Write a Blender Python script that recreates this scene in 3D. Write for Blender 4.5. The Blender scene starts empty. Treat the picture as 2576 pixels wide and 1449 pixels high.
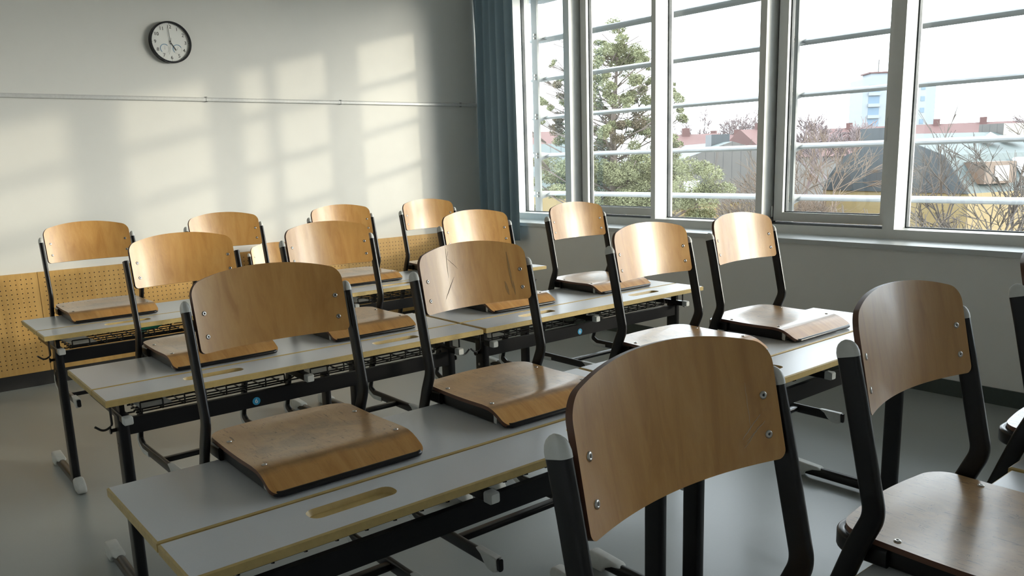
import bpy, bmesh, math, random
from math import pi, sin, cos, radians, sqrt
from mathutils import Vector, Matrix
random.seed(11)
S = bpy.context.scene
C = S.collection
# ------------------------------------------------------------------ camera
FPX = 2042.63
YAW, PITCH, ROLL, CAMZ = .6850, .1980, -.0318, 1.4604
fwd = Vector((sin(YAW)*cos(PITCH), cos(YAW)*cos(PITCH), -sin(PITCH)))
rt = Vector((cos(YAW), -sin(YAW), 0)); up = rt.cross(fwd)
r2 = cos(ROLL)*rt + sin(ROLL)*up; u2 = -sin(ROLL)*rt + cos(ROLL)*up
cam = bpy.data.cameras.new('camera'); camo = bpy.data.objects.new('camera', cam); C.objects.link(camo)
camo.matrix_world = Matrix(((r2.x, u2.x, -fwd.x, 0), (r2.y, u2.y, -fwd.y, 0), (r2.z, u2.z, -fwd.z, CAMZ), (0, 0, 0, 1)))
cam.sensor_fit = 'HORIZONTAL'; cam.sensor_width = 36; cam.lens = FPX/2576*36
cam.shift_x = 0.0; cam.shift_y = (811.1-724.5)/2576
cam.clip_start = .05; cam.clip_end = 1500
S.camera = camo
# ------------------------------------------------------------------ world, sun, exposure
SKY = 6.8; SUN = 1.05; GLOW = 5.4; SKYCOL = (.885, .95, 1.0); SUNCOL = (1.0, .87, .66)
w = bpy.data.worlds.new('sky'); S.world = w; w.use_nodes = True
bg = w.node_tree.nodes['Background']; bg.inputs[0].default_value = (*SKYCOL, 1); bg.inputs[1].default_value = SKY
sd = Vector((-1.0, 1.0, -.25)).normalized()
sun = bpy.data.lights.new('sun', 'SUN'); sun.energy = SUN; sun.color = SUNCOL; sun.angle = radians(1.3)
so = bpy.data.objects.new('sun', sun); C.objects.link(so); so.rotation_euler = sd.to_track_quat('-Z', 'Y').to_euler(); so.location = (12, -8, 6)
glow = bpy.data.lights.new('sun_haze', 'SUN'); glow.energy = GLOW; glow.color = (1.0, .91, .76); glow.angle = radians(24)   # bright hazy sky around the low sun
go = bpy.data.objects.new('sun_haze', glow); C.objects.link(go); go.rotation_euler = so.rotation_euler; go.location = (12, -8, 7)
pl = bpy.data.lights.new('window_portal', 'AREA'); pl.shape = 'RECTANGLE'; pl.size = 8.0; pl.size_y = 2.2; pl.cycles.is_portal = True
po = bpy.data.objects.new('window_portal', pl); C.objects.link(po); po.location = (5.48, 2.4, 2.0)
po.rotation_euler = Vector((-1, 0, 0)).to_track_quat('-Z', 'Z').to_euler()
S.view_settings.view_transform = 'Standard'; S.view_settings.look = 'None'; S.view_settings.gamma = 1
S.view_settings.use_curve_mapping = False; S.view_settings.exposure = 0.28
S.cycles.use_denoising = True; S.cycles.max_bounces = 10; S.cycles.diffuse_bounces = 6
S.cycles.transparent_max_bounces = 16; S.cycles.sample_clamp_indirect = 6; S.cycles.caustics_reflective = False; S.cycles.caustics_refractive = False

# ------------------------------------------------------------------ helpers
def link(name, me, parent=None):
    o = bpy.data.objects.new(name, me); C.objects.link(o)
    if parent: o.parent = parent
    return o
def empty(name, loc=(0, 0, 0), rz=0):
    o = link(name, None); o.location = loc; o.rotation_euler = (0, 0, rz); o.empty_display_size = .1; return o
def tag(o, label=None, cat=None, group=None, kind=None):
    if label: o['label'] = label
    if cat: o['category'] = cat
    if group: o['group'] = group
    if kind: o['kind'] = kind
    return o
def stadium(a, b, n=5, r=None):
    """closed section, half sizes a (first axis), b (second); corner radius r"""
    r = min(a, b) if r is None else r
    P = []
    for cx, cy, a0 in ((a-r, b-r, 0), (-(a-r), b-r, pi/2), (-(a-r), -(b-r), pi), (a-r, -(b-r), 1.5*pi)):
        for i in range(n+1):
            t = a0+i*pi/2/n; P.append((cx+r*cos(t), cy+r*sin(t)))
    Q = []
    for p in P:
        if not Q or abs(p[0]-Q[-1][0])+abs(p[1]-Q[-1][1]) > 1e-6: Q.append(p)
    if abs(Q[0][0]-Q[-1][0])+abs(Q[0][1]-Q[-1][1]) < 1e-6: Q.pop()
    return Q
def circ(r, n=8): return [(r*cos(2*pi*i/n), r*sin(2*pi*i/n)) for i in range(n)]
def rnd(pts, rads, n=6):
    """round the inner corners of a 3D polyline"""
    out = [Vector(pts[0])]
    for i in range(1, len(pts)-1):
        p0, p, p1 = Vector(pts[i-1]), Vector(pts[i]), Vector(pts[i+1]); r = rads[i-1] if isinstance(rads, (list, tuple)) else rads
        a = (p0-p).normalized(); b = (p1-p).normalized(); ang = a.angle(b)
        if r <= 0 or ang > pi-.01: out.append(p); continue
        d = min(r/math.tan(ang/2), .49*(p0-p).length, .49*(p1-p).length); rr = d*math.tan(ang/2)
        c = p+(a+b).normalized()*(rr/sin(ang/2)); s = p+a*d-c; e = p+b*d-c; tot = s.angle(e)
        for k in range(n+1):
            t = k/n; out.append(c+(s*sin((1-t)*tot)+e*sin(t*tot))/sin(tot))
    out.append(Vector(pts[-1])); return out
class MB:
    def __init__(s): s.v = []; s.f = []; s.m = []; s.sm = []
    def add(s, vs, fs, m=0, sm=False):
        k = len(s.v); s.v += [tuple(v) for v in vs]
        for f in fs: s.f.append(tuple(k+i for i in f)); s.m.append(m); s.sm.append(sm)
        return s
    def box(s, x0, x1, y0, y1, z0, z1, m=0):
        return s.add([(x0,y0,z0),(x1,y0,z0),(x1,y1,z0),(x0,y1,z0),(x0,y0,z1),(x1,y0,z1),(x1,y1,z1),(x0,y1,z1)],
                     [(0,3,2,1),(4,5,6,7),(0,1,5,4),(1,2,6,5),(2,3,7,6),(3,0,4,7)], m)
    def sweep(s, path, sec, axis=None, m=0, caps=True, closed=False, sm=True, scale=None):
        """sec = [(a, b)]: a along 'axis' (fixed), b along normal = axis x tangent"""
        path = [Vector(p) for p in path]; n = len(sec); vs = []; N = len(path)
        for i, p in enumerate(path):
            if closed: t = (path[(i+1) % N]-path[i-1]).normalized()
            else:
                t = (path[min(i+1, N-1)]-path[max(i-1, 0)]).normalized()
            if axis is None:
                ax = Vector((0, 0, 1)) if abs(t.z) < .8 else Vector((1, 0, 0))
                nn = ax.cross(t).normalized(); ax = t.cross(nn).normalized()
            else:
                ax = Vector(axis); nn = ax.cross(t).normalized()
            k = 1
            if 0 < i < N-1 or closed:
                a = (path[i]-path[i-1]).normalized(); k = 1/max(.5, a.dot(t))
            sc = scale[i] if scale else 1
            for a, b in sec: vs.append(p+ax*a*sc+nn*b*k*sc)
        fs = []
        for i in range(N if closed else N-1):
            j = (i+1) % N
            for q in range(n): fs.append((i*n+q, i*n+(q+1) % n, j*n+(q+1) % n, j*n+q))
        if caps and not closed: fs += [tuple(range(n-1, -1, -1)), tuple((N-1)*n+q for q in range(n))]
        return s.add(vs, fs, m, sm)
    def prism(s, poly, z0, z1, m=0, mside=None, sm=False, T=None):
        n = len(poly); T = T or (lambda a, b, c: (a, b, c))
        vs = [T(x, y, z0) for x, y in poly]+[T(x, y, z1) for x, y in poly]
        s.add(vs, [tuple(range(n-1, -1, -1)), tuple(range(n, 2*n))], m)
        k = len(s.v)-2*n
        for i in range(n):
            j = (i+1) % n; s.f.append((k+i, k+j, k+n+j, k+n+i)); s.m.append(m if mside is None else mside); s.sm.append(sm)
        return s
    def build(s, name, mats, parent=None, recalc=True):
        me = bpy.data.meshes.new(name); me.from_pydata(s.v, [], s.f)
        if not isinstance(mats, (list, tuple)): mats = [mats]
        for m in mats: me.materials.append(m)
        me.polygons.foreach_set('material_index', s.m); me.polygons.foreach_set('use_smooth', s.sm)
        if recalc:
            bm = bmesh.new(); bm.from_mesh(me); bmesh.ops.recalc_face_normals(bm, faces=bm.faces)
            if any(s.sm):
                for e in bm.edges:
                    if len(e.link_faces) == 2 and e.calc_face_angle(0) > radians(38): e.smooth = False
            bm.to_mesh(me); bm.free()
        me.update(); return link(name, me, parent)
def curve_plate(outer, holes, z0, z1, name):
    """flat plate with holes -> mesh (x, y outline, extruded z0..z1)"""
    cu = bpy.data.curves.new(name, 'CURVE'); cu.dimensions = '2D'; cu.fill_mode = 'BOTH'; cu.extrude = (z1-z0)/2
    for loop in [outer]+holes:
        sp = cu.splines.new('POLY'); sp.points.add(len(loop)-1)
        for p, q in zip(sp.points, loop): p.co = (q[0], q[1], 0, 1)
        sp.use_cyclic_u = True
    o = bpy.data.objects.new('tmp', cu); C.objects.link(o)
    me = bpy.data.meshes.new_from_object(o.evaluated_get(bpy.context.evaluated_depsgraph_get()))
    bpy.data.objects.remove(o); bpy.data.curves.remove(cu)
    me.transform(Matrix.Translation((0, 0, (z0+z1)/2))); return me
def text_mesh(txt, size, depth=.0006):
    cu = bpy.data.curves.new('t', 'FONT'); cu.body = txt; cu.size = size; cu.align_x = 'CENTER'; cu.align_y = 'CENTER'; cu.extrude = depth
    o = bpy.data.objects.new('tmp', cu); C.objects.link(o)
    bpy.context.view_layer.update()
    me = bpy.data.meshes.new_from_object(o.evaluated_get(bpy.context.evaluated_depsgraph_get()))
    bpy.data.objects.remove(o); bpy.data.curves.remove(cu); return me
# ------------------------------------------------------------------ materials
def mat(name, col=(.5, .5, .5), rough=.5, metal=0, coat=0, spec=.5):
    m = bpy.data.materials.new(name); m.use_nodes = True; b = m.node_tree.nodes['Principled BSDF']
    b.inputs['Base Color'].default_value = (*col, 1); b.inputs['Roughness'].default_value = rough
    b.inputs['Metallic'].default_value = metal; b.inputs['Coat Weight'].default_value = coat
    b.inputs['Coat Roughness'].default_value = .12; b.inputs['Specular IOR Level'].default_value = spec
    return m
class NT:
    def __init__(s, m): s.t = m.node_tree; s.n = s.t.nodes; s.l = s.t.links; s.b = s.n['Principled BSDF']
    def N(s, ty, **k):
        n = s.n.new(ty)
        for a, v in k.items():
            if hasattr(n, a): setattr(n, a, v)
            else: n.inputs[a.replace('_', ' ')].default_value = v
        return n
    def L(s, a, b): s.l.new(a, b)
    def coords(s, scale=(1, 1, 1), kind='Object', rand=False):
        tc = s.N('ShaderNodeTexCoord'); mp = s.N('ShaderNodeMapping'); mp.inputs['Scale'].default_value = scale
        s.L(tc.outputs[kind], mp.inputs[0])
        if rand:
            oi = s.N('ShaderNodeObjectInfo'); mu = s.N('ShaderNodeMath', operation='MULTIPLY'); mu.inputs[1].default_value = 37.
            s.L(oi.outputs['Random'], mu.inputs[0]); s.L(mu.outputs[0], mp.inputs['Location'])
        return mp.outputs[0]
    def noise(s, vec, scale, detail=4, rough=.55, dist=0):
        n = s.N('ShaderNodeTexNoise'); s.L(vec, n.inputs['Vector']); n.inputs['Scale'].default_value = scale
        n.inputs['Detail'].default_value = detail; n.inputs['Roughness'].default_value = rough; n.inputs['Distortion'].default_value = dist
        return n.outputs['Fac']
    def ramp(s, fac, stops):
        r = s.N('ShaderNodeValToRGB'); e = r.color_ramp.elements
        while len(e) < len(stops): e.new(.5)
        for q, (p, c) in zip(e, stops): q.position = p; q.color = (*c, 1) if len(c) == 3 else c
        s.L(fac, r.inputs[0]); return r.outputs[0]
    def mix(s, a, b, f, mode='MIX'):
        m = s.N('ShaderNodeMix', data_type='RGBA', blend_type=mode)
        for v, i in ((f, 0), (a, 6), (b, 7)):
            if isinstance(v, (int, float)): m.inputs[i].default_value = v
            elif isinstance(v, tuple): m.inputs[i].default_value = (*v, 1)
            else: s.L(v, m.inputs[i])
        return m.outputs[2]
    def math(s, op, a, b=None, clamp=False):
        m = s.N('ShaderNodeMath', operation=op, use_clamp=clamp)
        for v, i in ((a, 0), (b, 1)):
            if v is None: continue
            if isinstance(v, (int, float)): m.inputs[i].default_value = v
            else: s.L(v, m.inputs[i])
        return m.outputs[0]
    def bump(s, h, strength=.1, dist=.01):
        b = s.N('ShaderNodeBump'); b.inputs['Strength'].default_value = strength; b.inputs['Distance'].default_value = dist
        s.L(h, b.inputs['Height']); s.L(b.outputs[0], s.b.inputs['Normal'])
    def col(s, c): s.L(c, s.b.inputs['Base Color'])
def wood(name, scale, seat=False, c0=(.46, .225, .060), c1=(.55, .290, .082), c2=(.61, .345, .110)):
    m = mat(name, c1, .3, 0, .15); t = NT(m)
    v = t.coords(scale, rand=True)
    g = t.noise(v, 3., 5, .6, .6); f = t.noise(v, 30., 3, .6)
    c = t.ramp(g, [(.3, c0), (.5, c1), (.72, c2)])
    c = t.mix(c, (.75, .72, .68), t.math('MULTIPLY', f, .35), 'MULTIPLY')
    oi = t.N('ShaderNodeObjectInfo')
    k = t.math('ADD', t.math('MULTIPLY', oi.outputs['Random'], .3), .8)
    hs = t.N('ShaderNodeHueSaturation'); t.L(k, hs.inputs['Value']); t.L(c, hs.inputs['Color']); c = hs.outputs[0]
    if seat:
        tc = t.N('ShaderNodeTexCoord'); sx = t.N('ShaderNodeSeparateXYZ'); t.L(tc.outputs['Object'], sx.inputs[0])
        X = t.math('DIVIDE', sx.outputs[0], .15); Y = t.math('DIVIDE', t.math('ADD', sx.outputs[1], .13), .12)
        r = t.math('ADD', t.math('MULTIPLY', X, X), t.math('MULTIPLY', Y, Y))
        v2 = t.coords((1, 1, 1), rand=True)
        wn = t.noise(v2, 14, 6, .7, .4)
        mask = t.math('SUBTRACT', t.math('ADD', t.math('MULTIPLY', wn, 4.2), -1.35), t.math('MULTIPLY', r, .6), True)
        edge = t.math('ABSOLUTE', t.math('DIVIDE', t.math('ADD', sx.outputs[1], .268), .022))
        em = t.math('SUBTRACT', t.math('MULTIPLY', wn, 1.9), edge, True)
        c = t.mix(c, (.10, .065, .035), t.math('MULTIPLY', t.math('MAXIMUM', mask, em), .6))
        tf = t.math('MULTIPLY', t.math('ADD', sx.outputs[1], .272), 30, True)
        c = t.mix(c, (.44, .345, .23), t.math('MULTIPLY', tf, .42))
        # scratches
        n5 = t.noise(t.coords((170, 22, 1), rand=True), 1, 3, .6, 1.2); n6 = t.noise(t.coords((60, 90, 1), rand=True), 1, 3, .6, 1.5)
        ln = t.math('MAXIMUM', t.math('MULTIPLY', t.math('SUBTRACT', n5, .60), 12, True), t.math('MULTIPLY', t.math('SUBTRACT', n6, .635), 12, True))
        ln = t.math('MULTIPLY', ln, t.math('MULTIPLY', t.math('SUBTRACT', wn, .36), 6, True))
        c = t.mix(c, (.07, .045, .03), t.math('MULTIPLY', t.math('MULTIPLY', ln, .8), t.math('ADD', t.math('MULTIPLY', tf, .75), .25)))
        t.L(t.math('ADD', t.math('MULTIPLY', wn, .06), .285), t.b.inputs['Roughness'])
        t.bump(n6, .05, .001)
    else:
        t.L(t.math('ADD', t.math('MULTIPLY', g, .10), .285), t.b.inputs['Roughness']); t.bump(f, .05, .002)
    t.col(c); return m
M = {}
M['back'] = wood('beech_backrest', (9, 9, .8))
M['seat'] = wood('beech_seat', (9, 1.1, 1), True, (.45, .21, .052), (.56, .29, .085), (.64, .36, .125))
M['ply'] = mat('ply_edge', (.13, .06, .035), .45)
def plain(name, col, rough, metal=0, nscale=40, amt=.12, bump=.05, coat=0):
    m = mat(name, col, rough, metal, coat); t = NT(m); v = t.coords()
    n = t.noise(v, nscale, 4)
    t.col(t.mix(col, tuple(c*(1-2*amt) for c in col), n)); t.L(t.math('MAXIMUM', t.math('ADD', t.math('MULTIPLY', n, .15), rough-.07), .29 if rough > .25 else rough-.07), t.b.inputs['Roughness'])
    if bump: t.bump(n, bump, .002)
    return m
M['black'] = plain('black_lacquered_steel', (.007, .007, .008), .27, 0, 5, .05, 0); M['black'].node_tree.nodes['Principled BSDF'].inputs['Specular IOR Level'].default_value = .36
M['wire'] = plain('black_wire', (.012, .012, .012), .4)
M['grey'] = plain('grey_plastic', (.68, .69, .66), .42)
M['screw'] = plain('steel_screw', (.55, .53, .5), .3, 1)
M['alu'] = plain('brushed_aluminium', (.66, .67, .66), .42, .1, 80)
M['laminate'] = plain('grey_laminate', (.60, .62, .64), .30, 0, 250, .03, .02)
M['edge'] = plain('yellow_edge_band', (.58, .43, .17), .4, 0, 60, .15)
M['edgeside'] = plain('tan_edge_band', (.46, .34, .19), .4, 0, 60, .15)
M['paint'] = plain('white_wall_paint', (.85, .85, .825), .55, 0, 9, .02, .03)
M['ceil'] = plain('ceiling_paint', (.85, .85, .84), .8, 0, 9, .02, .0)
M['dim'] = plain('far_wall_paint', (.85, .85, .825), .7, 0, 9, .02, .0)
M['frame'] = plain('window_frame_paint', (.76, .765, .74), .38, 0, 30, .03, .0)
M['sill'] = plain('sill_grey', (.60, .63, .63), .35, 0, 60, .04)
M['rubber'] = plain('dark_gasket', (.035, .045, .05), .6)
M['base'] = plain('baseboard_green', (.06, .08, .075), .45)
M['baseb'] = plain('baseboard_black', (.02, .02, .02), .5)
M['blue'] = plain('blue_sticker', (.03, .30, .55), .4); M['white'] = plain('white_print', (.85, .87, .88), .4)
M['dial'] = plain('clock_dial', (.82, .83, .80), .5, 0, 5, .01, 0); M['ink'] = plain('clock_ink', (.03, .03, .035), .5)
M['rim'] = plain('clock_rim', (.012, .012, .014), .25); M['bluering'] = plain('blue_ring', (.12, .30, .48), .5)
M['shade'] = plain('louvre_metal', (.25, .272, .28), .45, 0, 20, .04)
M['postm'] = plain('sun_shade_post', (.15, .17, .175), .5, 0, 20, .04)
M['bottle'] = plain('green_bottle', (.03, .30, .18), .15)
# linoleum floor
m = mat('linoleum', (.2, .24, .23), .3); t = NT(m); v = t.coords()
n1 = t.noise(v, 1.3, 5, .6); n2 = t.noise(v, 90, 3, .6); n3 = t.noise(t.coords((1, 1, 1)), 1.5, 3, .6, .3)
c = t.mix((.32, .345, .34), (.29, .315, .31), n1); c = t.mix(c, (.36, .385, .38), t.math('MULTIPLY', n2, .4)); t.col(c)
t.b.inputs['Roughness'].default_value = .29; M['floor'] = m
# pegboard
m = mat('pegboard', (.5, .3, .1), .42); t = NT(m); tc = t.N('ShaderNodeTexCoord'); sx = t.N('ShaderNodeSeparateXYZ'); t.L(tc.outputs['Object'], sx.inputs[0])
def cell(o): return t.math('SUBTRACT', t.math('FRACT', t.math('DIVIDE', o, .032)), .5)
a = cell(sx.outputs[0]); b = cell(sx.outputs[2]); d = t.math('SQRT', t.math('ADD', t.math('MULTIPLY', a, a), t.math('MULTIPLY', b, b)))
hole = t.math('LESS_THAN', d, .12)
inx = t.math('LESS_THAN', t.math('ABSOLUTE', sx.outputs[0]), .575); inz = t.math('LESS_THAN', t.math('ABSOLUTE', t.math('SUBTRACT', sx.outputs[2], .352)), .32)
hole = t.math('MULTIPLY', hole, t.math('MULTIPLY', inx, inz))
g = t.noise(t.coords((10, 1, .8), rand=True), 3, 5, .6, .5)
c = t.ramp(g, [(.3, (.50, .29, .085)), (.7, (.60, .37, .125))]); t.col(t.mix(c, (.02, .012, .006), hole)); M['peg'] = m
# curtain
m = mat('curtain', (.27, .385, .46), .85); t = NT(m); n = t.noise(t.coords((300, 300, 300)), 2, 2); t.bump(n, .15, .001)
t.b.inputs['Sheen Weight'].default_value = .3
t.col(t.mix((.27, .385, .46), (.23, .33, .40), n)); M['curtain'] = m
# glass: thin pane, transparent with fresnel reflection
m = bpy.data.materials.new('window_glass'); m.use_nodes = True; nt = m.node_tree; nt.nodes.clear()
o = nt.nodes.new('ShaderNodeOutputMaterial'); mx = nt.nodes.new('ShaderNodeMixShader'); tr = nt.nodes.new('ShaderNodeBsdfTransparent'); gl = nt.nodes.new('ShaderNodeBsdfGlossy')
geo = nt.nodes.new('ShaderNodeNewGeometry'); dp = nt.nodes.new('ShaderNodeVectorMath'); dp.operation = 'DOT_PRODUCT'
nt.links.new(geo.outputs['Incoming'], dp.inputs[0]); nt.links.new(geo.outputs['Normal'], dp.inputs[1])
def gm(op, a, b):
    q = nt.nodes.new('ShaderNodeMath'); q.operation = op
    for i, v in enumerate((a, b)):
        if v is None: continue
        if isinstance(v, (int, float)): q.inputs[i].default_value = v
        else: nt.links.new(v, q.inputs[i])
    return q.outputs[0]
fres = gm('ADD', .045, gm('MULTIPLY', gm('POWER', gm('SUBTRACT', 1.0, gm('ABSOLUTE', dp.outputs['Value'], None)), 5.0), .9))
tr.inputs[0].default_value = (.95, .97, .975, 1); gl.inputs['Roughness'].default_value = .02
nt.links.new(fres, mx.inputs[0]); nt.links.new(tr.outputs[0], mx.inputs[1]); nt.links.new(gl.outputs[0], mx.inputs[2]); nt.links.new(mx.outputs[0], o.inputs[0]); M['glass'] = m

# ------------------------------------------------------------------ room
XW, YB, YF, XL, ZC = 4.95, 6.43, -2.6, -1.5, 3.25
def struct(name, mb, m): return tag(mb.build(name, m), kind='structure')
struct('floor', MB().box(XL, XW+.3, YF, YB, -.12, 0), M['floor'])
struct('ceiling', MB().box(XL, 5.6, YF, YB, ZC, ZC+.2), M['ceil'])
M['paintb'] = plain('warm_wall_paint', (.72, .72, .685), .55, 0, 9, .02, .03)
struct('wall_back', MB().box(XL-.2, 5.6, YB, YB+.2, -.12, ZC+.2), M['paintb'])
struct('wall_left', MB().box(XL-.2, XL, YF, YB, -.12, ZC+.2), M['dim'])
struct('wall_front', MB().box(XL-.2, 5.6, YF-.2, YF, -.12, ZC+.2), M['dim'])
YW0 = -1.55   # near end of the glazing
mb = MB().box(XW, 5.5, YF, YB, 0, .845)                       # parapet under the glazing
mb.box(XW, 5.5, YF, YW0, .845, ZC)                            # pier beyond the last window
mb.box(XW+.25, 5.5, YW0, YB, 3.11, ZC)                        # lintel
mb.box(XW+.25, 5.5, 6.34, YB, .845, 3.11)
struct('wall_window', mb, M['paint'])
struct('baseboard_back', MB().box(XL, XW, YB-.012, YB, 0, .1), M['baseb'])
struct('baseboard_window', MB().box(XW-.012, XW, YF, YB-.012, 0, .095), M['base'])
sl = MB(); sl.sweep([(XW-.02, YW0-.1, 0), (XW-.02, YB, 0)], [(0, 0)]*0 or [(.845, 0), (.878, 0), (.878, -.32), (.845, -.32)], axis=(0, 0, 1), sm=False)
mb = MB().box(XW-.022, 5.26, YW0, YB, .847, .878)
struct('trim_1', mb, M['sill'])
# aluminium picture rail on the back wall
rail = empty('picture_rail', (0, YB, 1.982)); tag(rail, 'thin silver picture rail running across the pale back wall', 'rail')
mb = MB()
for x0, x1 in ((XL, 2.297), (2.300, 3.437), (3.440, 4.70), (4.703, XW)):
    mb.sweep([(x0, 0, 0), (x1, 0, 0)], [(-.015, 0), (-.015, -.014), (-.011, -.018), (.006, -.018), (.015, -.010), (.015, 0)], axis=(0, 0, 1), sm=False)
o = mb.build('rail_profile', M['alu'], rail)
for x in (2.3, 3.44, 4.70):
    [MB().box(x-.007, x+.007, -.0190, -.001, z, z+.003).build('rail_clip', M['rubber'], rail) for z in (-.0180, .0150)]
# pegboard panels
for i, x in list(enumerate((-2.0, -.8, .4, 1.6, 2.8, 4.0)))[1:]:
    xc = x+0.006; p = MB().box(-.5985, .5985, -.018, 0, 0, .697).build('pegboard_panel', M['peg'])
    p.location = (xc, YB-.001, .1)
    tag(p, ['perforated wooden panel on the back wall, beyond the left edge', 'perforated wooden wall panel far left beside the seam', 'perforated wooden wall panel behind the leftmost chair of the rear row',
            'perforated wooden wall panel behind the low chair on the floor', 'perforated wooden wall panel behind the third chair of the rear row', 'perforated wooden wall panel nearest the curtain'][i], 'wall panel', 'perforated wooden wall panels')

# ------------------------------------------------------------------ windows
# mullions between bays: (y0, y1); bays alternate fixed / hinged going towards the camera
MUL = [(5.50, 5.575), (4.498, 4.545), (3.48, 3.534), (2.495, 2.572), (1.46, 1.514), (.475, .552), (-.56, -.506), (-1.55, -1.473)]
XFR, XG = 5.25, 5.425
def bay(n, y0, y1, hinged, farframe, nearm):
    e = empty('window_%d' % n, (0, 0, 0)); tag(e, kind='structure')
    b = MB().box(XFR, 5.47, y0, y1, .878, .938); b.box(XFR, 5.47, y0, y1, 3.03, 3.11)       # bottom and head member
    b.build('window_frame', M['frame'], e)
    b = MB().box(XFR, 5.47, nearm[0], nearm[1], .878, 3.11); b.build('mullion', M['frame'], e)
    if hinged:
        xs = 5.372; s = MB()
        ys1 = y1-.022; ys0 = y0+.006
        for q in ((ys0, ys0+.075, .952, 3.02), (ys1-.072, ys1, .952, 3.02)): s.box(xs, 5.45, q[0], q[1], q[2], q[3])
        s.box(xs, 5.45, ys0+.075, ys1-.072, .952, 1.016); s.box(xs, 5.45, ys0+.075, ys1-.072, 2.95, 3.02)
        so_ = s.build('sash', M['frame'], e)
        g = MB().box(XFR+.02, 5.46, y0, y1, .9381, .9415); g.box(5.40, 5.46, y1-.022, y1, .94, 3.03); g.build('gasket', M['rubber'], e)
        g = MB(); g0, g1, z0, z1 = ys0+.075, ys1-.072, 1.016, 2.95
        for q in ((g0, g0+.008, z0, z1), (g1-.008, g1, z0, z1), (g0, g1, z0, z0+.006), (g0, g1, z1-.006, z1)): g.box(5.405, 5.435, *q)
        g.build('glazing_seal', M['rubber'], so_)
        MB().box(5.418, 5.422, g0+.006, g1-.006, z0+.004, z1-.004).build('pane', M['glass'], so_)
        h = MB().box(5.346, 5.372, ys0+.02, ys0+.045, 1.60, 1.66); h.box(5.326, 5.348, ys0+.024, ys0+.041, 1.50, 1.65); h.build('handle', M['alu'], so_)
        MB().sweep([(5.365, y1-.012, .98), (5.365, y1-.012, 1.06)], circ(.007), axis=(1, 0, 0)).build('hinge', M['frame'], so_)
    else:
        g = MB(); z0, z1 = .938, 3.03
        for q in ((y0, y0+.008, z0, z1), (y1-.008, y1, z0, z1), (y0, y1, z0, z0+.006), (y0, y1, z1-.006, z1)): g.box(5.405, 5.44, *q)
        g.build('glazing_seal', M['rubber'], e)
        MB().box(5.418, 5.422, y0+.006, y1-.006, z0+.004, z1-.004).build('pane', M['glass'], e)
ends = [6.33]+[a[0] for a in MUL]
for i, mm in enumerate(MUL):
    bay(i+1, mm[1], ends[i], i % 2 == 1, None, mm)
MB().box(XFR, 5.47, 6.33, 6.36, .878, 3.11).build('window_frame', M['frame'], bpy.data.objects['window_1'])

# ------------------------------------------------------------------ outside sun shade (part of the building)
sh = empty('sun_shade', (5.82, 2.6, 0)); tag(sh, 'grey metal louvre sun shade mounted outside along the whole window wall', 'sun shade')
sh_o = Vector((6.2, 2.6, 0))
def fin_sec(n=10):
    P = []
    for i in range(n+1): t = i/n; P.append((-.155+.31*t, .006+.024*sin(pi*min(1, t*1.15))**.8 if t < .87 else .006+.012*(1-t)/.13))
    for i in range(n-1, 0, -1): t = i/n; P.append((-.155+.31*t, -.014*sin(pi*t)))
    return P
for z in (1.085, 1.485, 1.878, 2.27, 2.665, 3.06):
    f = MB(); sec = [(x, zz) for x, zz in fin_sec()]
    f.add([(x, y, zz) for y in (6.75-2.6, -3.4-2.6) for x, zz in sec],
          [tuple(range(len(sec)-1, -1, -1)), tuple(range(len(sec), 2*len(sec)))]+[(i, (i+1) % len(sec), len(sec)+(i+1) % len(sec), len(sec)+i) for i in range(len(sec))])
    o = f.build('louvre_blade', M['shade'], sh); o.location = (.14, 0, z); o.rotation_euler = (0, radians(-3), 0)
for y in (6.48, 3.55, .62, -2.31):
    p = MB().box(-.12, -.095, y-2.6-.042, y-2.6+.042, -2.0, 3.1); p.build('post', M['postm'], sh)
    for z in (1.085, 1.485, 1.878, 2.27, 2.665, 3.06):
        b = MB().prism([(-.10, z-.05), (-.10, z+.045), (.02, z+.03), (.10, z-.0)], y-2.6-.012, y-2.6-.006, T=lambda a, b_, c: (a, c, b_)).build('bracket', M['shade'], sh)
        for dz in (-.012, .022):
            MB().sweep([(-.135, y-2.6-.01, z+dz), (-.12, y-2.6-.01, z+dz)], circ(.011), axis=(0, 0, 1)).build('bolt', M['screw'], b)
struct('trim_2', MB().box(5.5, 6.25, -3.6, 7.0, 3.12, 3.3), M['frame'])

# ------------------------------------------------------------------ curtain
cur = empty('curtain', (4.86, 6.11, 3.1)); tag(cur, 'blue-grey curtain gathered in folds in the far corner beside the window', 'curtain')
mb = MB(); NY, NZ = 90, 24; vs = []
for j in range(NZ+1):
    z = -2.385*j/NZ; k = j/NZ
    for i in range(NY+1):
        t = i/NY; w_ = .63-.01*k; y = .31-w_*t
        x = .042*sin(t*2*pi*5.5+.8*sin(3*t+1.2*k)+.5*k)*(.75+.25*sin(9*t+2))+.012*sin(t*31+2*k)*.5-.02*k*0
        vs.append((x-.005+.035*(1-t), y+.006*sin(t*40+k*2)*min(1, t*8), z))
fs = [(j*(NY+1)+i, j*(NY+1)+i+1, (j+1)*(NY+1)+i+1, (j+1)*(NY+1)+i) for j in range(NZ) for i in range(NY)]
mb.add(vs, fs, 0, True); o = mb.build('curtain_fabric', M['curtain'], cur, False)
sm_ = o.modifiers.new('s', 'SOLIDIFY'); sm_.thickness = .003
MB().sweep([(0, -.5, -.0), (0, .28, 0)], circ(.012), axis=(0, 0, 1)).build('curtain_rail', M['alu'], cur)

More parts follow.
